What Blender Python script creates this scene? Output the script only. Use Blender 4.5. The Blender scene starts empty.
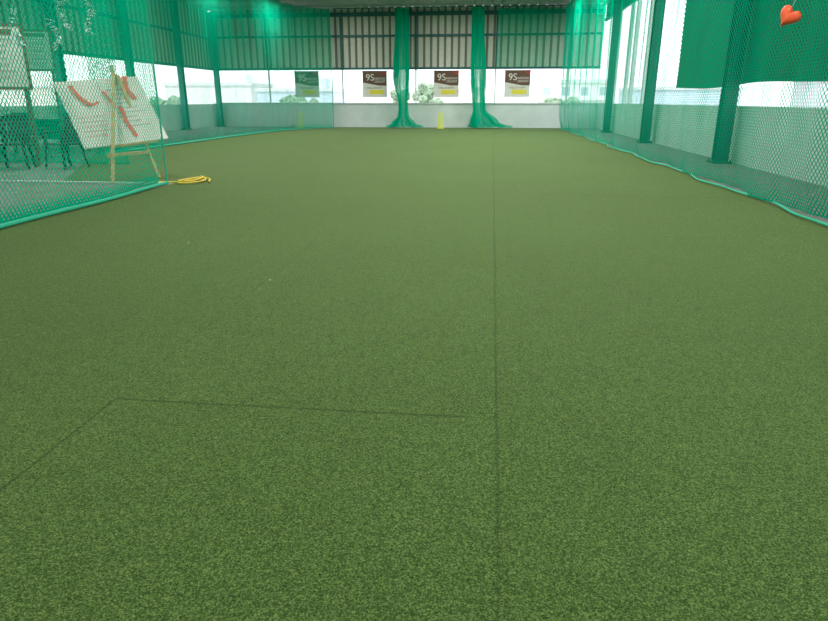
import bpy, bmesh, math, random
from mathutils import Vector, Matrix
random.seed(7)
S = bpy.context.scene
S.view_settings.view_transform = 'Standard'
S.view_settings.look = 'None'

# ------------------------------------------------------------ materials
def mat(name, col, rough=0.6, metal=0.0, noise=0.0, nscale=8.0, bump=0.0, bscale=60.0, emit=None, estr=0.0, spec=0.3):
    m = bpy.data.materials.new(name); m.use_nodes = True
    nt = m.node_tree; b = nt.nodes['Principled BSDF']
    b.inputs['Base Color'].default_value = (*col, 1)
    b.inputs['Roughness'].default_value = rough
    b.inputs['Metallic'].default_value = metal
    b.inputs['Specular IOR Level'].default_value = spec
    tc = nt.nodes.new('ShaderNodeTexCoord')
    if noise > 0:
        n = nt.nodes.new('ShaderNodeTexNoise'); n.inputs['Scale'].default_value = nscale
        n.inputs['Detail'].default_value = 5
        nt.links.new(tc.outputs['Object'], n.inputs['Vector'])
        r = nt.nodes.new('ShaderNodeValToRGB')
        r.color_ramp.elements[0].position = 0.3; r.color_ramp.elements[1].position = 0.7
        r.color_ramp.elements[0].color = (*[c*(1-noise) for c in col], 1)
        r.color_ramp.elements[1].color = (*[min(1, c*(1+noise)) for c in col], 1)
        nt.links.new(n.outputs['Fac'], r.inputs['Fac'])
        nt.links.new(r.outputs['Color'], b.inputs['Base Color'])
    if bump > 0:
        n2 = nt.nodes.new('ShaderNodeTexNoise'); n2.inputs['Scale'].default_value = bscale
        nt.links.new(tc.outputs['Object'], n2.inputs['Vector'])
        bp = nt.nodes.new('ShaderNodeBump'); bp.inputs['Strength'].default_value = bump
        bp.inputs['Distance'].default_value = 0.02
        nt.links.new(n2.outputs['Fac'], bp.inputs['Height'])
        nt.links.new(bp.outputs['Normal'], b.inputs['Normal'])
    if emit:
        b.inputs['Emission Color'].default_value = (*emit, 1)
        b.inputs['Emission Strength'].default_value = estr
    return m

def mth(nt, op, a, b=None, c=None):
    n = nt.nodes.new('ShaderNodeMath'); n.operation = op
    for i, v in enumerate((a, b, c)):
        if v is None: continue
        if isinstance(v, (int, float)): n.inputs[i].default_value = v
        else: nt.links.new(v, n.inputs[i])
    return n.outputs[0]

def net_mat(name, cell=0.05, thick=0.08, col=(0.0, 0.42, 0.27), nz=0.03, skirt=0.10, skirt_h=0.25):
    """knotted diamond netting; uv is in metres, v = height"""
    m = bpy.data.materials.new(name); m.use_nodes = True
    nt = m.node_tree; nt.nodes.clear()
    out = nt.nodes.new('ShaderNodeOutputMaterial')
    uv = nt.nodes.new('ShaderNodeUVMap'); uv.uv_map = 'UVMap'
    sp = nt.nodes.new('ShaderNodeSeparateXYZ'); nt.links.new(uv.outputs[0], sp.inputs[0])
    u, v = sp.outputs[0], sp.outputs[1]
    p = mth(nt, 'DIVIDE', mth(nt, 'ADD', u, mth(nt, 'MULTIPLY', v, 0.75)), cell)
    q = mth(nt, 'DIVIDE', mth(nt, 'SUBTRACT', u, mth(nt, 'MULTIPLY', v, 0.75)), cell)
    fp = mth(nt, 'ABSOLUTE', mth(nt, 'SUBTRACT', mth(nt, 'FRACT', p), 0.5))
    fq = mth(nt, 'ABSOLUTE', mth(nt, 'SUBTRACT', mth(nt, 'FRACT', q), 0.5))
    mx = mth(nt, 'MAXIMUM', fp, fq)
    no = nt.nodes.new('ShaderNodeTexNoise'); no.inputs['Scale'].default_value = 0.9
    no.inputs['Detail'].default_value = 3
    mp = nt.nodes.new('ShaderNodeMapping'); mp.inputs['Scale'].default_value = (2.2, 0.5, 1)
    nt.links.new(uv.outputs[0], mp.inputs[0]); nt.links.new(mp.outputs[0], no.inputs['Vector'])
    th = mth(nt, 'ADD', thick, mth(nt, 'MULTIPLY', mth(nt, 'SUBTRACT', no.outputs['Fac'], 0.5), nz*4))
    # gathered hem
    hem = nt.nodes.new('ShaderNodeMapRange')
    hem.inputs['From Min'].default_value = 0.0; hem.inputs['From Max'].default_value = skirt_h
    hem.inputs['To Min'].default_value = skirt; hem.inputs['To Max'].default_value = 0.0
    nt.links.new(v, hem.inputs['Value'])
    th = mth(nt, 'ADD', th, hem.outputs[0])
    # bunched top edge where the net hangs from its rope
    tp = nt.nodes.new('ShaderNodeMapRange')
    tp.inputs['From Min'].default_value = 3.6; tp.inputs['From Max'].default_value = 5.0
    tp.inputs['To Min'].default_value = 0.0; tp.inputs['To Max'].default_value = 0.14
    nt.links.new(v, tp.inputs['Value'])
    th = mth(nt, 'ADD', th, tp.outputs[0])
    mask = mth(nt, 'GREATER_THAN', mx, mth(nt, 'SUBTRACT', 0.5, th))
    d = nt.nodes.new('ShaderNodeBsdfDiffuse'); d.inputs[0].default_value = (*col, 1)
    tl = nt.nodes.new('ShaderNodeBsdfTranslucent'); tl.inputs[0].default_value = (*col, 1)
    mm = nt.nodes.new('ShaderNodeMixShader'); mm.inputs[0].default_value = 0.5
    nt.links.new(d.outputs[0], mm.inputs[1]); nt.links.new(tl.outputs[0], mm.inputs[2])
    tr = nt.nodes.new('ShaderNodeBsdfTransparent')
    ms = nt.nodes.new('ShaderNodeMixShader')
    nt.links.new(mask, ms.inputs[0]); nt.links.new(tr.outputs[0], ms.inputs[1]); nt.links.new(mm.outputs[0], ms.inputs[2])
    nt.links.new(ms.outputs[0], out.inputs[0])
    return m

# ------------------------------------------------------------ mesh builder
class B:
    def __init__(s, name, mats, parent=None):
        s.name = name; s.bm = bmesh.new(); s.mats = mats; s.parent = parent
    def _mi(s, geom, mi):
        fs = set()
        for v in geom:
            for f in v.link_faces: fs.add(f)
        for f in fs: f.material_index = mi
    def box(s, c, size, mi=0, rot=None):
        M = Matrix.Translation(Vector(c))
        if rot is not None:
            M = M @ rot.to_4x4()
        M = M @ Matrix.Diagonal((*size, 1))
        r = bmesh.ops.create_cube(s.bm, size=1.0, matrix=M); s._mi(r['verts'], mi)
    def bar(s, p1, p2, w, d, mi=0, up=(0, 0, 1)):
        p1 = Vector(p1); p2 = Vector(p2); z = (p2-p1); L = z.length; z.normalize()
        x = Vector(up).cross(z)
        if x.length < 1e-3: x = Vector((1, 0, 0))
        x.normalize(); y = z.cross(x)
        R = Matrix((x, y, z)).transposed()
        s.box((p1+p2)/2, (w, d, L), mi, R)
    def cyl(s, p1, p2, r1, r2=None, mi=0, seg=12):
        if r2 is None: r2 = r1
        p1 = Vector(p1); p2 = Vector(p2); z = p2-p1; L = z.length
        q = z.to_track_quat('Z', 'Y')
        M = Matrix.Translation((p1+p2)/2) @ q.to_matrix().to_4x4()
        r = bmesh.ops.create_cone(s.bm, cap_ends=True, segments=seg, radius1=r1, radius2=r2, depth=L, matrix=M)
        s._mi(r['verts'], mi)
    def ico(s, c, r, mi=0, scale=(1, 1, 1), sub=2, jit=0):
        M = Matrix.Translation(Vector(c)) @ Matrix.Diagonal((*scale, 1))
        g = bmesh.ops.create_icosphere(s.bm, subdivisions=sub, radius=r, matrix=M)
        if jit:
            for v in g['verts']:
                v.co += Vector((random.uniform(-jit, jit), random.uniform(-jit, jit), random.uniform(-jit, jit)))
        s._mi(g['verts'], mi)
    def quad(s, pts, mi=0):
        f = s.bm.faces.new([s.bm.verts.new(Vector(p)) for p in pts]); f.material_index = mi; return f
    def done(s, smooth=False, bevel=0):
        me = bpy.data.meshes.new(s.name); s.bm.to_mesh(me); s.bm.free()
        for m in s.mats: me.materials.append(m)
        o = bpy.data.objects.new(s.name, me); S.collection.objects.link(o)
        if smooth:
            for p in me.polygons: p.use_smooth = True
        if bevel:
            bv = o.modifiers.new('bevel', 'BEVEL'); bv.width = bevel; bv.segments = 2; bv.limit_method = 'ANGLE'
        if s.parent: o.parent = s.parent
        return o

def empty(name, loc=(0, 0, 0)):
    e = bpy.data.objects.new(name, None); e.location = loc; S.collection.objects.link(e); return e

def pathpt(path, s):
    for a, b in zip(path, path[1:]):
        a = Vector(a); b = Vector(b); L = (b-a).length
        if s <= L or (b-Vector(path[-1])).length < 1e-6:
            return a+(b-a)*(s/L), (b-a).normalized()
        s -= L

def net_sheet(name, path, z0, z1, m, amp=0.06, wl=1.1, nz=12, parent=None, flare=0.0):
    L = sum((Vector(b)-Vector(a)).length for a, b in zip(path, path[1:]))
    nx = max(8, int(L/0.09)); bm = bmesh.new(); uvl = bm.loops.layers.uv.new('UVMap')
    ph = random.uniform(0, 6)
    grid = []
    for i in range(nx+1):
        s = L*i/nx; p, t = pathpt(path, s); n = Vector((t.y, -t.x))
        col = []
        for j in range(nz+1):
            k = j/nz; z = z0+(z1-z0)*k
            w = amp*(math.sin(2*math.pi*s/wl+ph+0.5*math.sin(s*0.8)) + 0.5*math.sin(2*math.pi*s/(wl*0.37)+ph*2+k*2))*(0.35+0.65*abs(k-0.15))
            off = flare*max(0, 1-k*6)**2*(1+0.5*math.sin(s*2.1+ph))
            q = p+n*(w+off)
            col.append((bm.verts.new((q.x, q.y, z)), s, z-z0 if z0 < 1 else z))
        grid.append(col)
    for i in range(nx):
        for j in range(nz):
            c = [grid[i][j], grid[i+1][j], grid[i+1][j+1], grid[i][j+1]]
            f = bm.faces.new([k[0] for k in c]); f.smooth = True
            for lp, k in zip(f.loops, c): lp[uvl].uv = (k[1], k[2])
    me = bpy.data.meshes.new(name); bm.to_mesh(me); bm.free(); me.materials.append(m)
    o = bpy.data.objects.new(name, me); S.collection.objects.link(o)
    if parent: o.parent = parent
    return o

def rope(name, pts, r, m, parent=None, cyclic=False):
    cu = bpy.data.curves.new(name, 'CURVE'); cu.dimensions = '3D'; cu.bevel_depth = r; cu.bevel_resolution = 2
    sp = cu.splines.new('NURBS'); sp.points.add(len(pts)-1)
    for p, q in zip(sp.points, pts): p.co = (*q, 1)
    sp.use_endpoint_u = True; sp.order_u = 3; sp.use_cyclic_u = cyclic
    cu.materials.append(m)
    o = bpy.data.objects.new(name, cu); S.collection.objects.link(o)
    if parent: o.parent = parent
    return o

# ------------------------------------------------------------ palette
M_conc = mat('concrete_floor', (0.20, 0.22, 0.19), 0.7, noise=0.15, nscale=3, bump=0.1)
M_par = mat('painted_parapet', (0.66, 0.72, 0.70), 0.7, noise=0.06, nscale=2)
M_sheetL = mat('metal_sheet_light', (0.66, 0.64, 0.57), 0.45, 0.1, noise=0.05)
M_sheetD = mat('metal_sheet_shade', (0.19, 0.19, 0.16), 0.5, 0.1, noise=0.05)  # darker copy of the sheet, rib shading put into its colour
M_steel = mat('steel_column_paint', (0.025, 0.06, 0.065), 0.45, 0.2, noise=0.1)
M_steelB = mat('steel_teal_paint', (0.035, 0.14, 0.14), 0.45, 0.2, noise=0.1)
M_roof = mat('roof_sheet', (0.42, 0.46, 0.44), 0.5, 0.1)
M_white = mat('white_paint', (0.78, 0.80, 0.80), 0.5)
M_yel = mat('yellow_plastic', (0.80, 0.85, 0.03), 0.4)
M_rope = mat('yellow_rope', (0.85, 0.62, 0.10), 0.8)
M_ropew = mat('green_rope', (0.04, 0.46, 0.30), 0.8)
M_wood = mat('easel_wood', (0.58, 0.40, 0.19), 0.55, noise=0.2, nscale=12)
M_black = mat('dark_plastic', (0.02, 0.025, 0.03), 0.4)
M_tarp = mat('green_tarpaulin', (0.004, 0.15, 0.075), 0.7, noise=0.12, nscale=0.8, bump=0.2, bscale=3)
M_red = mat('red_ribbon', (0.80, 0.13, 0.10), 0.5)
M_orange = mat('orange_balloon', (0.95, 0.13, 0.05), 0.35)
M_blue = mat('blue_balloon', (0.05, 0.35, 0.75), 0.3)
M_paper = mat('poster_paper', (0.80, 0.76, 0.73), 0.5, noise=0.03, nscale=4)
M_print = mat('print_grey', (0.52, 0.50, 0.50), 0.6)
M_pink = mat('print_pink', (0.78, 0.52, 0.50), 0.6)
M_brown = mat('banner_maroon', (0.15, 0.075, 0.05), 0.5)
M_redb = mat('banner_red', (0.45, 0.05, 0.04), 0.5)
M_yelb = mat('banner_yellow', (0.85, 0.72, 0.08), 0.5)
M_gblue = mat('garland_white', (0.80, 0.90, 0.90), 0.6)

# ------------------------------------------------------------ turf
def turf_mat():
    m = bpy.data.materials.new('artificial_turf'); m.use_nodes = True
    nt = m.node_tree; b = nt.nodes['Principled BSDF']
    b.inputs['Roughness'].default_value = 0.9
    b.inputs['Specular IOR Level'].default_value = 0.12
    b.inputs['Sheen Weight'].default_value = 0.18
    b.inputs['Sheen Roughness'].default_value = 0.4
    b.inputs['Sheen Tint'].default_value = (0.85, 0.9, 0.5, 1)
    tc = nt.nodes.new('ShaderNodeTexCoord')
    def noise(sc, det=2, rough=0.5):
        n = nt.nodes.new('ShaderNodeTexNoise'); n.inputs['Scale'].default_value = sc
        n.inputs['Detail'].default_value = det; n.inputs['Roughness'].default_value = rough
        nt.links.new(tc.outputs['Object'], n.inputs['Vector']); return n.outputs['Fac']
    n1 = noise(210, 2, 0.6); n2 = noise(95, 2, 0.6); n3 = noise(0.45, 4); n4 = noise(3.5, 3); n5 = noise(22, 2)
    h = mth(nt, 'ADD', mth(nt, 'MULTIPLY', n1, 0.72), mth(nt, 'MULTIPLY', n2, 0.28))
    h = mth(nt, 'ADD', h, mth(nt, 'MULTIPLY', mth(nt, 'SUBTRACT', n5, 0.5), 0.05))
    r = nt.nodes.new('ShaderNodeValToRGB'); cr = r.color_ramp
    cr.elements[0].position = 0.34; cr.elements[0].color = (0.013, 0.032, 0.006, 1)
    cr.elements[1].position = 0.70; cr.elements[1].color = (0.25, 0.33, 0.11, 1)
    e = cr.elements.new(0.50); e.color = (0.064, 0.122, 0.026, 1)
    nt.links.new(h, r.inputs['Fac'])
    var = mth(nt, 'ADD', 0.71, mth(nt, 'ADD', mth(nt, 'MULTIPLY', n3, 0.30), mth(nt, 'MULTIPLY', n4, 0.14)))
    sp = nt.nodes.new('ShaderNodeSeparateXYZ'); nt.links.new(tc.outputs['Object'], sp.inputs[0])
    X0, Y = sp.outputs[0], sp.outputs[1]
    X = mth(nt, 'SUBTRACT', X0, mth(nt, 'MULTIPLY', Y, 0.007))
    wob = mth(nt, 'MULTIPLY', mth(nt, 'SUBTRACT', noise(1.2, 3), 0.5), 0.02)
    def line(coord, pos, w):
        d = mth(nt, 'ABSOLUTE', mth(nt, 'ADD', mth(nt, 'SUBTRACT', coord, pos), wob))
        mr = nt.nodes.new('ShaderNodeMapRange'); mr.inputs['From Min'].default_value = 0; mr.inputs['From Max'].default_value = w
        mr.inputs['To Min'].default_value = 1; mr.inputs['To Max'].default_value = 0
        nt.links.new(d, mr.inputs['Value']); return mr.outputs[0]
    def between(coord, a, c):
        return mth(nt, 'MULTIPLY', mth(nt, 'GREATER_THAN', coord, a), mth(nt, 'LESS_THAN', coord, c))
    tot = mth(nt, 'MULTIPLY', line(X, 0.062, 0.010), mth(nt, 'MINIMUM', 0.95, mth(nt, 'ADD', 0.40, mth(nt, 'MULTIPLY', Y, 0.09))))
    others = [
        mth(nt, 'MULTIPLY', mth(nt, 'MULTIPLY', line(X, -1.54, 0.009), mth(nt, 'LESS_THAN', Y, 2.23)), 0.95),
        mth(nt, 'MULTIPLY', mth(nt, 'MULTIPLY', line(Y, 2.24, 0.012), between(X, -1.54, -0.05)), 0.9),
        mth(nt, 'MULTIPLY', mth(nt, 'MULTIPLY', line(X, -1.54, 0.008), mth(nt, 'GREATER_THAN', Y, 2.24)), 0.35),
        mth(nt, 'MULTIPLY', mth(nt, 'MULTIPLY', line(Y, 8.6, 0.03), between(X, -1.0, 3.5)), 0.6),
        mth(nt, 'MULTIPLY', line(Y, 14.5, 0.05), 0.4),
        mth(nt, 'MULTIPLY', line(X, 1.72, 0.007), 0.12),
    ]
    for s_ in others: tot = mth(nt, 'MAXIMUM', tot, s_)
    k = mth(nt, 'MULTIPLY', var, mth(nt, 'SUBTRACT', 1.0, mth(nt, 'MULTIPLY', tot, 0.55)))
    roll = mth(nt, 'MULTIPLY', mth(nt, 'GREATER_THAN', X, 0.062), 0.03)
    k = mth(nt, 'SUBTRACT', k, roll)
    cb = nt.nodes.new('ShaderNodeCombineXYZ')
    for i in range(3): nt.links.new(k, cb.inputs[i])
    mx = nt.nodes.new('ShaderNodeMix'); mx.data_type = 'RGBA'; mx.blend_type = 'MULTIPLY'; mx.inputs[0].default_value = 1
    nt.links.new(r.outputs[0], mx.inputs[6]); nt.links.new(cb.outputs[0], mx.inputs[7])
    nt.links.new(mx.outputs[2], b.inputs['Base Color'])
    bp = nt.nodes.new('ShaderNodeBump'); bp.inputs['Strength'].default_value = 0.5; bp.inputs['Distance'].default_value = 0.006
    nt.links.new(h, bp.inputs['Height']); nt.links.new(bp.outputs[0], b.inputs['Normal'])
    return m

XL, XR, YF, YB = -13.2, 5.0, 31.0, -3.0
b = B('floor', [M_conc]); b.box(((XL+XR)/2, (YF+YB)/2, -0.15), (XR-XL+0.6, YF-YB+0.4, 0.3)); b.done()

bm = bmesh.new()
outl = [(-4.75, YB+.15), (3.55, YB+.15), (3.45, 30.8), (-9.2, 30.8), (-9.2, 14.2), (-6.6, 9.3), (-4.75, 9.3)]
top = [bm.verts.new((x, y, 0.003)) for x, y in outl]; bot = [bm.verts.new((x, y, 0.0)) for x, y in outl]
bm.faces.new(top)
for i in range(len(outl)):
    j = (i+1) % len(outl); bm.faces.new((bot[i], bot[j], top[j], top[i]))
bmesh.ops.recalc_face_normals(bm, faces=bm.faces)
me = bpy.data.meshes.new('artificial_turf'); bm.to_mesh(me); bm.free(); me.materials.append(turf_mat())
o = bpy.data.objects.new('artificial_turf', me); S.collection.objects.link(o)
M_lit = mat('paper_scrap', (0.6, 0.62, 0.52), 0.6)
w = B('paper_scraps', [M_lit])
for (x, y) in ((-1.48, 4.1), (.5, 9.5), (-2.6, 5.2)):
    w.box((x, y, 0.006), (0.008, 0.010, 0.004), 0, Matrix.Rotation(random.uniform(0, 3), 3, 'Z'))
w.done()

# ------------------------------------------------------------ walls
def corrugated(bld, p0, d, L, z0, z1, n, pitch=0.32, depth=0.045):
    p0 = Vector(p0); d = Vector(d); n = Vector(n); s = 0
    while s < L-1e-3:
        e = min(s+pitch, L)
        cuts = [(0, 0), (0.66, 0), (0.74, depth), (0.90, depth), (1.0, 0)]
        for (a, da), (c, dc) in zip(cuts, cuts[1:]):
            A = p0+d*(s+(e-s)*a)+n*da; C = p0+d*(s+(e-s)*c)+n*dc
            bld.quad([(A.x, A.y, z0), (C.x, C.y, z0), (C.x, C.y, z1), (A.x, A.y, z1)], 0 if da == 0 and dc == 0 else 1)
        s = e

W = B('wall_back', [M_sheetL, M_sheetD, M_par, M_steelB, M_white])
W.box(((XL+XR)/2, YF+0.1, 0.54), (XR-XL+0.4, 0.2, 1.08), 2)
W.box(((XL+XR)/2, YF+0.08, 1.10), (XR-XL+0.4, 0.3, 0.05), 2)
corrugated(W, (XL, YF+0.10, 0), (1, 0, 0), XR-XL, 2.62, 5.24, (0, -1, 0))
W.box(((XL+XR)/2, YF+0.04, 2.64), (XR-XL, 0.08, 0.10), 3)
W.box(((XL+XR)/2, YF+0.00, 4.05), (XR-XL, 0.08, 0.09), 3)
W.box(((XL+XR)/2, YF+0.00, 4.96), (XR-XL, 0.12, 0.16), 3)
for x in (-10.5, -6.9, -3.4, 0.3, 3.6):
    W.box((x, YF+0.08, 1.86), (0.07, 0.07, 1.5), 4)
    W.box((x, YF-0.02, 3.8), (0.09, 0.06, 2.4), 3)
W.done()

W = B('wall_right', [M_sheetL, M_sheetD, M_par, M_steel, M_white])
W.box((XR+0.1, (YF+YB)/2, 0.53), (0.2, YF-YB, 1.06), 2)
W.box((XR+0.12, (YF+YB)/2, 1.08), (0.24, YF-YB, 0.05), 2)
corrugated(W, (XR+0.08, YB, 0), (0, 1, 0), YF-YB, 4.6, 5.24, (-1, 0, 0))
W.box((XR+0.05, (YF+YB)/2, 4.6), (0.1, YF-YB, 0.12), 3)
for y in (29.2, 27.9, 25.6, 24.6, 22.6):
    W.box((XR+0.1, y, 2.85), (0.12, 0.20, 3.5), 4)
W.done()

W = B('wall_left', [M_sheetL, M_sheetD, M_par, M_steelB, M_white])
W.box((XL-0.1, (YF+YB)/2, 0.53), (0.2, YF-YB, 1.06), 2)
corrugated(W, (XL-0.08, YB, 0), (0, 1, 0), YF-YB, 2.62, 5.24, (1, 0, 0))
W.box((XL-0.03, (YF+YB)/2, 2.64), (0.08, YF-YB, 0.10), 3)
W.box((XL-0.03, (YF+YB)/2, 4.0), (0.08, YF-YB, 0.09), 3)
W.done()

W = B('light_blocking_wall', [M_sheetL, M_sheetD, M_par])  # unseen wall behind the camera, added to cut light on the near turf
W.box(((XL+XR)/2, YB-0.1, 0.54), (XR-XL+0.4, 0.2, 1.08), 2)
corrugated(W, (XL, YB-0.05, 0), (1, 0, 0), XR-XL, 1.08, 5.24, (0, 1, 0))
W.done()

def ibeam(name, x, y, z1, m, w=0.24, d=0.26):
    c = B(name, [m])
    c.box((x, y, z1/2), (w*0.12, d, z1))
    c.box((x, y-d/2, z1/2), (w, 0.03, z1)); c.box((x, y+d/2, z1/2), (w, 0.03, z1))
    c.box((x, y, 0.02), (w*1.5, d*1.5, 0.04)); c.box((x, y, z1-0.03), (w*1.4, d*1.4, 0.06))
    for sx in (-1, 1):
        for sy in (-1, 1): c.cyl((x+sx*w*.65, y+sy*d*.62, 0.04), (x+sx*w*.65, y+sy*d*.62, 0.08), 0.018)
    c.done()
for y in (0.7, 7.2, 13.7, 20.2, 26.7): ibeam('steel_column', XR-0.26, y, 5.1, M_steel)
for y in (3, 7, 11, 15, 19, 23, 27, 30.7): ibeam('steel_column', XL+0.24, y, 5.1, M_steelB, 0.2, 0.22)

C = B('ceiling', [M_roof, M_sheetD, M_steelB])
x = XL-0.3
while x < XR+0.3:
    C.quad([(x, YB, 5.24), (x+0.28, YB, 5.24), (x+0.28, YF+0.3, 5.24), (x, YF+0.3, 5.24)], 0)
    C.quad([(x+0.28, YB, 5.24), (x+0.34, YB, 5.29), (x+0.34, YF+0.3, 5.29), (x+0.28, YF+0.3, 5.24)], 0)
    C.quad([(x+0.34, YB, 5.29), (x+0.40, YB, 5.24), (x+0.40, YF+0.3, 5.24), (x+0.34, YF+0.3, 5.29)], 0)
    x += 0.40
for y in range(-2, 31, 2): C.box(((XL+XR)/2, y, 5.20), (XR-XL, 0.06, 0.08), 0)
for y in (0.7, 7.2, 13.7, 20.2, 26.7): C.box(((XL+XR)/2, y, 5.17), (XR-XL, 0.14, 0.14), 2)
C.done()

# ------------------------------------------------------------ nets
NC = (0.0, 0.48, 0.28)
N_right = net_mat('netting_right', 0.055, 0.145, NC, 0.035)
N_near = net_mat('netting_near', 0.055, 0.120, (0.0, 0.44, 0.25), 0.03, skirt=0.25, skirt_h=0.18)
N_cross = net_mat('netting_cross', 0.05, 0.105, NC, 0.03)
N_dense = net_mat('netting_back', 0.05, 0.13, NC, 0.03)
N_cur = net_mat('netting_gathered', 0.035, 0.22, (0.0, 0.55, 0.34), 0.03, skirt=0.05)

g = empty('cricket_net_right_side')
net_sheet('netting', [(3.42, YB+0.3), (3.40, 6.8), (3.30, 20), (3.22, 30.4)], 0.03, 5.05, N_right, 0.07, 1.3, 14, parent=g, flare=0.12)
net_sheet('end_return', [(3.22, 30.4), (1.6, 30.3), (0.3, 30.35)], 2.65, 5.05, N_cross, 0.05, 0.9, 8, parent=g)
pts = [(3.42+0.06*math.sin(y*1.7)+0.04*math.sin(y*4.1)-0.006*(y-6), y, 0.035) for y in [YB+0.3+i*0.45 for i in range(74)]]
rope('hem_rope', pts, 0.014, M_ropew, g)
rope('top_rope', [(3.42, YB+.3, 5.05), (3.35, 15, 5.03), (3.22, 30.4, 5.05)], 0.012, M_ropew, g)

g = empty('cricket_net_left_side')
net_sheet('netting', [(-4.66, YB+0.3), (-4.67, 5.5), (-4.75, 9.05)], 0.03, 5.05, N_near, 0.04, 1.5, 14, parent=g, flare=-0.10)
pts = [(-4.66+0.03*math.sin(y*1.9)-0.02*max(0, y-5), y, 0.035) for y in [YB+0.3+i*0.5 for i in range(24)]]+[(-4.75, 9.05, 0.035)]
rope('hem_rope', pts, 0.024, M_ropew, g)
rope('edge_rope', [(-4.75, 9.05, 0.03), (-4.73, 9.05, 2.5), (-4.75, 9.05, 5.05)], 0.014, M_ropew, g)
rope('top_rope', [(-4.66, YB+.3, 5.05), (-4.75, 9.05, 5.05)], 0.012, M_ropew, g)
rope('return_hem_rope', [(-4.75, 9.05, 0.03), (-6.3, 9.0, 0.03), (-8.2, 9.1, 0.03)], 0.012, M_white, g)

g = empty('cricket_net_cross')
net_sheet('netting', [(-12.7, 12.0), (-9.1, 12.1), (-7.0, 11.9)], 0.03, 5.05, N_cross, 0.06, 1.2, 14, parent=g)
rope('hem_rope', [(-12.7, 12.0, 0.03), (-9.1, 12.1, 0.03), (-7.0, 11.95, 0.03)], 0.015, M_ropew, g)

g = empty('cricket_net_back_left')
net_sheet('netting', [(-8.9, 14.0), (-8.95, 24), (-8.4, 28.6), (-7.15, 29.9)], 0.03, 5.05, N_dense, 0.08, 1.1, 14, parent=g, flare=-0.15)
rope('hem_rope', [(-8.9, 14.0, 0.035), (-8.8, 18, 0.035), (-8.9, 24, 0.035), (-8.35, 28.6, 0.035), (-7.15, 29.9, 0.035)], 0.025, M_ropew, g)
rope('edge_rope', [(-7.15, 29.9, 0.03), (-7.1, 29.9, 2.5), (-7.15, 29.9, 5.05)], 0.02, M_ropew, g)

def gathered(name, x, y, prof, seed=1):
    rnd = random.Random(seed)
    bm = bmesh.new(); uvl = bm.loops.layers.uv.new('UVMap'); ns = 96; rings = []
    ph = [rnd.uniform(0, 6) for _ in range(4)]
    nz = 44
    for j in range(nz+1):
        z = max(5.05*(1-(j/nz))**1.3, 0.03)
        for (za, ra, oa), (zb, rb, ob) in zip(prof, prof[1:]):
            if za >= z >= zb:
                k = (za-z)/(za-zb); k = k*k*(3-2*k); r = ra+(rb-ra)*k; ox = oa+(ob-oa)*k; break
        ring = []
        for i in range(ns):
            t = 2*math.pi*i/ns
            f = 1+0.22*math.sin(9*t+ph[0]+z*0.3)+0.13*math.sin(17*t+ph[1]-z*0.5)+0.16*math.sin(3*t+ph[2]+z)
            zz = z + (0.05*abs(math.sin(9*t+ph[0])) if z < 0.15 else 0)
            ring.append(bm.verts.new((x+ox+math.cos(t)*r*f, y+math.sin(t)*r*0.55*f, zz)))
        rings.append(ring)
    for j in range(nz):
        for i in range(ns):
            k = (i+1) % ns
            f = bm.faces.new((rings[j][i], rings[j][k], rings[j+1][k], rings[j+1][i])); f.smooth = True
            for lp, uvv in zip(f.loops, ((i, j), (i+1, j), (i+1, j+1), (i, j+1))):
                lp[uvl].uv = (uvv[0]*0.02, 5-uvv[1]*0.1)
    me = bpy.data.meshes.new(name); bm.to_mesh(me); bm.free(); me.materials.append(N_cur)
    o = bpy.data.objects.new(name, me); S.collection.objects.link(o)
    return o
gathered('gathered_net_curtain', -3.92, 30.0,
         [(5.06, 0.26, 0), (4.2, 0.26, 0.02), (2.2, 0.30, 0.0), (0.95, 0.17, 0.05), (0.55, 0.20, 0.04), (0.22, 0.42, 0.02), (0.0, 0.70, 0.08)], seed=3)
gathered('gathered_net_curtain', -0.55, 30.0,
         [(5.06, 0.22, 0), (4.2, 0.23, 0.02), (2.2, 0.27, 0.08), (1.25, 0.24, 0.12), (0.85, 0.22, 0.15), (0.3, 0.50, 0.35), (0.0, 0.80, 0.62)], seed=8)
b = B('curtain_rail', [M_steelB]); b.cyl((-7.0, 30.0, 5.09), (3.2, 30.0, 5.09), 0.02); b.done()

# ------------------------------------------------------------ wickets
def wicket(x, y):
    w = B('cricket_stumps', [M_yel, M_black])
    w.box((x, y, 0.03), (0.30, 0.12, 0.05), 0)
    for i in (-1, 0, 1):
        w.cyl((x+i*0.095, y, 0.05), (x+i*0.095, y, 0.68), 0.024, 0.021, 0)
        w.ico((x+i*0.095, y, 0.68), 0.021, 0, sub=1)
    for i in (-0.5, 0.5): w.cyl((x+i*0.095-0.04, y, 0.70), (x+i*0.095+0.04, y, 0.70), 0.010, mi=0)
    w.done(bevel=0.004)
wicket(-2.1, 29.6); wicket(-8.75, 29.9)

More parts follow.
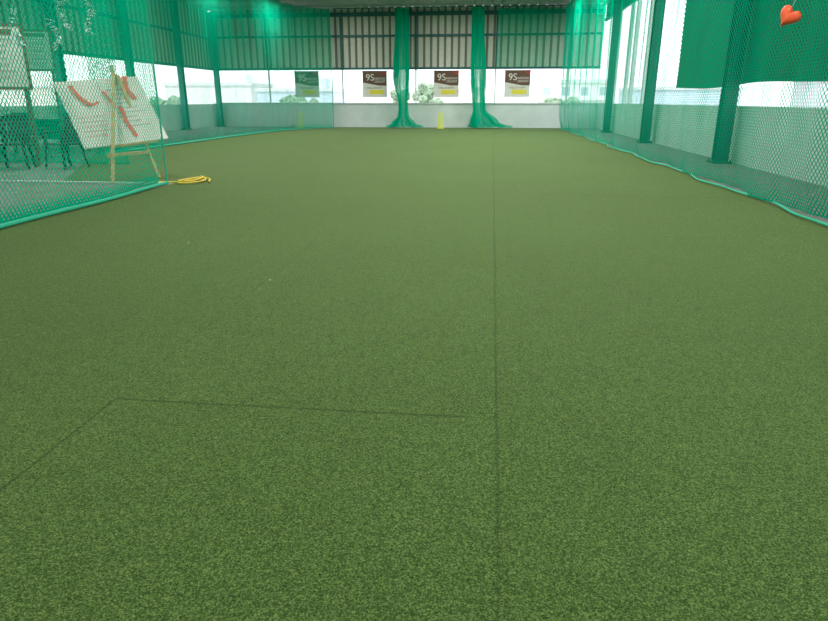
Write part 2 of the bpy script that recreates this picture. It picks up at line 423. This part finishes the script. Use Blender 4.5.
# ------------------------------------------------------------ banners
def txt(s, loc, size, m, parent, rot=(math.pi/2, 0, 0)):
    c = bpy.data.curves.new('lettering', 'FONT'); c.body = s; c.size = size; c.align_x = 'CENTER'; c.align_y = 'CENTER'
    c.extrude = 0.003; c.materials.append(m)
    o = bpy.data.objects.new('lettering', c); o.location = loc; o.rotation_euler = rot
    S.collection.objects.link(o); o.parent = parent
for i, x in enumerate((-8.55, -5.3, -1.95, 1.3)):
    y = 30.72; g = empty('hanging_banner')
    p = B('panel', [M_paper, M_brown, M_redb, M_yelb, M_black], g)
    p.box((x, y, 1.95), (1.16, 0.015, 1.14), 0)
    p.box((x, y-0.01, 2.19), (1.12, 0.01, 0.62), 1)
    p.quad([(x+0.25, y-0.018, 2.49), (x+0.56, y-0.018, 2.49), (x+0.56, y-0.018, 2.30)], 2)
    p.quad([(x-0.56, y-0.018, 1.88), (x+0.2, y-0.018, 1.88), (x-0.56, y-0.018, 2.02)], 0)
    p.box((x+.1, y-0.01, 1.60), (0.66, 0.01, 0.20), 3)
    p.box((x, y-0.01, 2.52), (1.2, 0.03, 0.03), 4)
    p.box((x, y-0.005, 1.38), (1.2, 0.03, 0.03), 0)
    p.done()
    for sx in (-0.5, 0.5): rope('cord', [(x+sx, y, 2.52), (x+sx, y, 2.62), (x+sx, y+0.2, 2.66)], 0.006, M_black, g)
    txt('9S', (x-0.22, y-0.02, 2.23), 0.42, M_paper, g)
    txt('INDOOR\nCRICKET', (x+0.25, y-0.02, 2.12), 0.13, M_paper, g)
    txt('CALL US NOW', (x, y-0.02, 1.78), 0.11, M_brown, g)

# ------------------------------------------------------------ tarpaulin on right
bm = bmesh.new(); nx, nz = 90, 12; gr = []
for i in range(nx+1):
    y = 4.5+(18.4-4.5)*i/nx; col = []
    for j in range(nz+1):
        z = 1.5+(4.60-1.5)*j/nz
        xx = XR-0.035+0.014*math.sin(y*1.3+z)+0.008*math.sin(y*4+z*2)
        zz = z+(0.03*math.sin(y*1.1) if j == 0 else 0)
        col.append(bm.verts.new((xx, y, zz)))
    gr.append(col)
for i in range(nx):
    for j in range(nz):
        f = bm.faces.new((gr[i][j], gr[i+1][j], gr[i+1][j+1], gr[i][j+1])); f.smooth = True
me = bpy.data.meshes.new('green_tarpaulin'); bm.to_mesh(me); bm.free(); me.materials.append(M_tarp)
o = bpy.data.objects.new('green_tarpaulin', me); S.collection.objects.link(o)

def balloon(x, y, z, r, m, heart=False):
    w = B('balloon', [m, M_white])
    if heart:
        ol = []
        for k in range(40):
            t = 2*math.pi*k/40
            hx = 16*math.sin(t)**3/16; hz = (13*math.cos(t)-5*math.cos(2*t)-2*math.cos(3*t)-math.cos(4*t))/16
            a = -0.6; ol.append((hx*math.cos(a)-hz*math.sin(a), hx*math.sin(a)+hz*math.cos(a)))
        ax = Vector((0.75, -0.66, 0)).normalized(); nrm = Vector((-0.66, -0.75, 0)).normalized()
        c0 = Vector((x, y, z))
        for sgn in (-1, 1):
            pv = None
            for sc, dx in ((1, 0), (0.93, 0.16), (0.75, 0.28), (0.45, 0.36)):
                cur = [w.bm.verts.new(c0+nrm*(sgn*dx*r)+ax*(h*sc*r)+Vector((0, 0, v*sc*r))) for h, v in ol]
                if pv:
                    for k in range(40): w.bm.faces.new((pv[k], pv[(k+1) % 40], cur[(k+1) % 40], cur[k]))
                pv = cur
            w.bm.faces.new(pv)
        bmesh.ops.recalc_face_normals(w.bm, faces=w.bm.faces)
        w.cyl((x, y, z+r*0.5), (x+0.12, y, z+r+0.25), 0.002, mi=1, seg=5)
    else:
        w.ico((x, y, z), r, 0, (1, 1, 1.2), 3)
        w.cyl((x, y, z-r*1.32), (x, y, z-r*1.0), 0.02, r*0.4, 0)
        w.cyl((x, y, z-r*1.36), (x, y, z-r*1.28), 0.03, 0.012, 0)
        w.cyl((x, y, z+r*1.1), (x, y, z+r*1.1+0.5), 0.003, mi=1, seg=5)
    w.done(smooth=True)
balloon(3.17, 7.75, 2.06, 0.115, M_orange, True)
balloon(-7.0, 9.2, 2.98, 0.11, M_blue)
balloon(-8.45, 10.6, 2.55, 0.11, M_orange)

# ------------------------------------------------------------ easel and board
TL, TR, BL = Vector((-6.79, 9.73, 1.47)), Vector((-5.86, 10.58, 1.585)), Vector((-6.12, 9.25, 0.50))
e1 = TR-TL; e2 = BL-TL; nn = e2.cross(e1).normalized()
if nn.z < 0: nn = -nn
def bp(u, v, o=0): return TL+e1*u+e2*v+nn*o
g = empty('easel')
w = B('poster', [M_paper, M_print, M_pink, M_red], g)
cs = [bp(0, 0), bp(1, 0), bp(1, 1), bp(0, 1)]
w.quad([c+nn*0.012 for c in cs], 0); w.quad([c-nn*0.012 for c in cs][::-1], 0)
for a, c in zip(cs, cs[1:]+cs[:1]): w.quad([a+nn*.012, a-nn*.012, c-nn*.012, c+nn*.012], 0)
for k in range(9):
    v = 0.18+k*0.07
    a = 0.55; c = random.uniform(0.75, 0.93)
    w.quad([bp(a, v, .015), bp(c, v, .015), bp(c, v+.018, .015), bp(a, v+.018, .015)], 1)
for k in range(5):
    v = 0.55+k*0.07
    w.quad([bp(.08, v, .015), bp(random.uniform(.3, .42), v, .015), bp(.36, v+.02, .015), bp(.08, v+.02, .015)], 2)
w.quad([bp(.48, .04, .014), bp(.485, .04, .014), bp(.485, .96, .014), bp(.48, .96, .014)], 1)
def ribbon(pts, wd):
    for a, c in zip(pts, pts[1:]):
        A = bp(*a, .03); Cc = bp(*c, .03); d = (Cc-A).normalized().cross(nn)*wd
        w.quad([A-d, A+d, Cc+d, Cc-d], 3)
ribbon([(0.16, 0.08), (0.20, 0.26), (0.29, 0.40)], 0.032)
ribbon([(0.29, 0.40), (0.40, 0.36)], 0.02)
ribbon([(0.84, 0.00), (0.79, 0.20), (0.84, 0.36)], 0.035)
ribbon([(0.50, 0.20), (0.56, 0.45)], 0.02)
ribbon([(0.62, 0.45), (0.60, 0.70), (0.64, 0.92)], 0.028)
w.done()
w = B('easel_frame', [M_wood], g)
apex = bp(0.72, 0.02, 0.10)
w.bar((-5.57, 8.96, 0.02), apex+Vector((-0.03, 0, 0)), 0.05, 0.03, 0)
w.bar((-5.27, 9.80, 0.02), apex+Vector((0.03, 0.02, 0)), 0.05, 0.03, 0)
w.bar((-6.75, 10.85, 0.02), apex+Vector((-.02, .05, .02)), 0.05, 0.03, 0)
w.bar(apex-Vector((0, 0, .15)), apex+Vector((-0.08, 0.05, 0.15)), 0.05, 0.03, 0)
w.bar((-5.68, 9.10, 0.42), (-5.40, 9.86, 0.42), 0.04, 0.05, 0)
w.bar(bp(0.30, 1.03, 0.03), bp(0.85, 1.03, 0.03), 0.04, 0.04, 0)
w.done(bevel=0.004)

# yellow rope coil
pts = []
for k in range(60):
    t = k/59*2*math.pi*2.3; r = 0.13-0.03*math.sin(t*0.7)
    pts.append((-4.52+r*1.1*math.cos(t)+0.03*math.sin(t*2.3), 9.35+r*2.4*math.sin(t), 0.02+0.007*k/10))
pts += [(-4.35, 9.7, 0.025), (-4.28, 9.45, 0.02), (-4.2, 9.3, 0.02)]
g = empty('rope_coil')
rope('coil', pts, 0.011, M_rope, g)
rope('tail', [(-4.5, 9.2, 0.03), (-4.70, 9.15, 0.03), (-4.9, 9.2, 0.03), (-5.1, 9.2, 0.02)], 0.011, M_rope, g)

# ------------------------------------------------------------ seating area on the left
M_chair = mat('chair_plastic', (0.03, 0.045, 0.05), 0.4)
M_chair2 = mat('chair_plastic_maroon', (0.12, 0.04, 0.04), 0.4)
def chair(x, y, rz, m=None):
    w = B('plastic_chair', [m or M_chair])
    w.box((0, 0, 0.44), (0.46, 0.44, 0.035))
    for sx in (-1, 1):
        w.bar((sx*0.21, -0.19, 0.44), (sx*0.25, -0.24, 0.0), 0.045, 0.035)
        w.bar((sx*0.20, 0.19, 0.44), (sx*0.24, 0.27, 0.0), 0.045, 0.035)
        w.bar((sx*0.21, 0.20, 0.44), (sx*0.22, 0.32, 0.90), 0.045, 0.03)
        w.bar((sx*0.25, -0.20, 0.64), (sx*0.24, 0.25, 0.66), 0.05, 0.025)
        w.bar((sx*0.22, -0.19, 0.44), (sx*0.25, -0.20, 0.64), 0.04, 0.03)
    for k in range(5):
        w.bar((-0.16+k*0.08, 0.21, 0.46), (-0.16+k*0.08, 0.31, 0.86), 0.065, 0.015)
    w.box((0, 0.325, 0.89), (0.46, 0.03, 0.08))
    o = w.done(bevel=0.006); o.location = (x, y, 0.012); o.rotation_euler[2] = rz
for (x, y, r) in ((-8.6, 10.9, .4), (-7.75, 11.1, -.3), (-9.45, 10.6, .9), (-10.9, 12.9, 2.8), (-9.75, 12.9, 3.0), (-11.9, 12.9, 2.6), (-10.3, 10.9, 0.2), (-9.9, 14.6, 0.3), (-10.9, 14.0, 0.1)):
    chair(x, y, r, M_chair2 if x in (-9.75, -10.3) else None)
M_cloth = mat('dark_tabletop', (0.03, 0.06, 0.05), 0.5)
w = B('folding_table', [M_cloth, M_black])
w.box((-11.2, 16.2, 0.74), (2.4, 0.75, 0.04), 0); w.box((-11.2, 16.55, 0.45), (2.3, 0.02, 0.5), 0)
for sx in (-1.1, 1.1):
    for sy in (-.3, .3): w.cyl((-11.2+sx, 16.2+sy, 0), (-11.2+sx, 16.2+sy, 0.74), 0.02, mi=1)
    w.cyl((-11.2+sx, 15.9, .2), (-11.2+sx, 16.5, .2), 0.015, mi=1)
w.done(bevel=0.005)

M_board = mat('board_grey_white', (0.68, 0.70, 0.68), 0.6, noise=0.12, nscale=3)
M_frame = mat('board_frame_brown', (0.16, 0.09, 0.06), 0.5)
def notice(x, y, z, wd, ht, rz):
    g = empty('notice_board', (x, y, z)); g.rotation_euler[2] = rz
    w = B('panel', [M_board, M_frame, M_print, M_redb], g)
    w.box((0, 0, 0), (wd, 0.03, ht), 0)
    for s_ in (-1, 1):
        w.box((s_*wd/2, 0, 0), (0.05, 0.05, ht+0.05), 1); w.box((0, 0, s_*ht/2), (wd+.05, 0.05, 0.05), 1)
    for k in range(7): w.box((-wd*0.05, -0.02, ht*0.28-k*ht*0.1), (wd*random.uniform(.5, .8), 0.01, ht*0.03), 2)
    w.box((0, -0.02, ht*0.39), (wd*0.7, 0.01, ht*0.09), 1)
    for s_ in (-1, 1):
        w.box((s_*wd*0.4, 0.05, -ht/2-(z-ht/2)/2), (0.05, 0.05, z-ht/2), 1)
        w.box((s_*wd*0.4, 0.05, -z+0.02), (0.07, 0.5, 0.04), 1)
    w.done()
notice(-9.15, 11.5, 1.98, 1.1, 1.1, 0.5)
notice(-9.9, 13.75, 2.25, 0.7, 0.8, 0.4)

def garland(x, y, ztop, ln, seed):
    rnd = random.Random(seed); w = B('hanging_garland', [M_gblue, M_steelB])
    w.cyl((x, y, ztop), (x, y, 5.1), 0.006, mi=1, seg=6)
    pz = ztop; px = x
    n = int(ln/0.045)
    for k in range(n):
        z = ztop-k*0.045; xx = x+0.05*math.sin(k*0.5+seed)
        w.cyl((px, y, pz), (xx, y, z-0.001), 0.006, mi=1, seg=5); px, pz = xx, z
        for s_ in range(4):
            a = rnd.uniform(0, 6.28); d = Vector((math.cos(a), math.sin(a), rnd.uniform(-.9, .2)))*rnd.uniform(.05, .09)
            c = Vector((xx, y, z)); q = Vector((-d.y, d.x, 0.01)).normalized()*0.034
            w.quad([c, c+d*.5+q, c+d, c+d*.5-q], 0)
    w.done()
for i, (x, y, zt, ln) in enumerate(((-7.9, 9.6, 3.4, .9), (-7.55, 9.5, 3.0, .85), (-7.3, 9.8, 2.6, .6), (-8.2, 9.8, 3.3, .7), (-6.2, 9.4, 3.1, .95), (-6.75, 9.9, 2.4, .45), (-6.0, 9.7, 2.7, .6))):
    garland(x, y, zt, ln, i)

# fill lamps added under the roof to brighten the hall, with glowing tube bodies
M_fill = mat('fill_glow', (0.9, 0.9, 0.9), 0.4, emit=(0.95, 1, 0.98), estr=3)
for y in (1.0, 6.0, 11.0, 16.0, 21.0, 26.0):
    for x in (-7.5, -1.0, 2.2):
        w = B('fill_fixture', [M_white, M_fill])
        w.box((x, y, 5.08), (1.3, 0.12, 0.05), 0); w.cyl((x-0.6, y, 5.03), (x+0.6, y, 5.03), 0.02, mi=1); w.box((x, y, 5.12), (0.05, 0.05, 0.08), 0)
        o = w.done()
        ld = bpy.data.lights.new('fill_lamp', 'AREA'); ld.shape = 'RECTANGLE'; ld.size = 1.2; ld.size_y = 0.3
        ld.energy = {1.0: 85, 6.0: 115, 11.0: 140}.get(y, 150); ld.color = (1.0, 1.0, 0.93)
        lo = bpy.data.objects.new('fill_lamp', ld); lo.location = (x, y, 4.98); S.collection.objects.link(lo); lo.parent = o

# ------------------------------------------------------------ outside
M_ground = mat('outside_ground', (0.38, 0.37, 0.32), 0.9, noise=0.2, nscale=0.1)
b = B('outside_ground', [M_ground]); b.box((0, 120, -8.6), (600, 500, 0.5)); b.done()
b = B('building_base', [M_par]); b.box(((XL+XR)/2, (YF+YB)/2, -4.35), (XR-XL+0.4, YF-YB+0.2, 8.0)); b.done()
M_leaf = mat('tree_foliage', (0.26, 0.36, 0.24), 0.8, noise=0.35, nscale=2)
M_bark = mat('tree_bark', (0.2, 0.16, 0.12), 0.9)
M_glass = mat('window_glass_dark', (0.40, 0.48, 0.54), 0.2)
cols = [(0.84, 0.84, 0.82), (0.66, 0.76, 0.86), (0.84, 0.78, 0.72), (0.74, 0.74, 0.78)]
def building(x, y, wx, wy, h, ci):
    m = mat('facade', cols[ci % 4], 0.8, noise=0.06, nscale=0.5)
    w = B('distant_building', [m, M_glass, M_white])
    z0 = -8.4
    w.box((x, y, z0+h/2), (wx, wy, h), 0); w.box((x, y, z0+h+0.25), (wx+.4, wy+.4, 0.5), 2)
    w.box((x+wx*.25, y, z0+h+1.2), (wx*.2, wy*.3, 1.6), 0)
    fl = int(h/3.1)
    for f in range(fl):
        z = z0+1.8+f*3.1
        n = int(wx/2.6)
        for i in range(n): w.box((x-wx/2+(i+.5)*wx/n, y-wy/2, z), (1.2, 0.1, 1.3), 1)
        w.box((x, y-wy/2-.3, z-1.3), (wx, .6, .12), 2)
        n = int(wy/2.8)
        for i in range(n): w.box((x-wx/2, y-wy/2+(i+.5)*wy/n, z), (0.1, 1.2, 1.3), 1)
    w.done()
for (x, y, wx, wy, h, c) in ((-50, 120, 16, 12, 12.2, 0), (-30, 105, 12, 10, 11.0, 1), (-8, 130, 14, 12, 11.5, 2), (14, 115, 12, 10, 12.4, 0),
                             (34, 125, 18, 12, 11.4, 1), (50, 95, 12, 14, 12.2, 3), (44, 62, 12, 12, 10.6, 0), (-75, 100, 18, 12, 11.5, 2), (62, 70, 14, 14, 12.0, 1), (-62, 60, 14, 14, 11, 0),
                             (30, 44, 8, 8, 10.2, 3)):
    building(x, y, wx, wy, h, c)
def tree(x, y, h, r):
    w = B('tree', [M_leaf, M_bark]); z0 = -8.4
    w.cyl((x, y, z0), (x, y, z0+h*0.7), 0.3, 0.15, 1)
    for k in range(4):
        a = k*1.6; w.cyl((x, y, z0+h*.55), (x+math.cos(a)*r*.6, y+math.sin(a)*r*.6, z0+h*.8), .12, .05, 1)
    for k in range(22):
        a = random.uniform(0, 6.28); d = random.uniform(0, r*.8)
        w.ico((x+d*math.cos(a), y+d*math.sin(a), z0+h*random.uniform(.66, .97)), r*random.uniform(.18, .38), 0, sub=3, jit=r*.07)
    w.done()
for (x, y, h, r) in ((-11, 80, 10.8, 1.8), (-7, 84, 11.3, 1.8), (-8.8, 90, 11.9, 1.8), (-24, 82, 9.8, 2.5), (10, 88, 9.8, 2.5), (-38, 75, 9.8, 2.5)):
    tree(x, y, h, r)

# ------------------------------------------------------------ world + sun
wd = bpy.data.worlds.new('World'); S.world = wd; wd.use_nodes = True
nt = wd.node_tree; bg = nt.nodes['Background']
tc = nt.nodes.new('ShaderNodeTexCoord'); sp = nt.nodes.new('ShaderNodeSeparateXYZ'); nt.links.new(tc.outputs['Generated'], sp.inputs[0])
rr = nt.nodes.new('ShaderNodeValToRGB'); nt.links.new(sp.outputs[2], rr.inputs[0])
rr.color_ramp.elements[0].color = (0.94, 0.97, 1.0, 1); rr.color_ramp.elements[1].color = (0.70, 0.83, 1.0, 1)
nt.links.new(rr.outputs[0], bg.inputs[0]); bg.inputs[1].default_value = 2.3
sd = bpy.data.lights.new('sun', 'SUN'); sd.energy = 3.5; sd.angle = 0.05; sd.color = (1, .96, .9)
so = bpy.data.objects.new('sun', sd); so.rotation_euler = (math.radians(25), math.radians(-15), 0); so.location = (0, 0, 30); S.collection.objects.link(so)

# ------------------------------------------------------------ camera
cd = bpy.data.cameras.new('camera'); cd.sensor_width = 36; cd.lens = 625/828*36; cd.clip_end = 1000
co = bpy.data.objects.new('camera', cd); co.location = (0, 0, 1.2)
co.rotation_euler = (math.radians(90-18.53), 0, math.radians(6.41)); S.collection.objects.link(co); S.camera = co
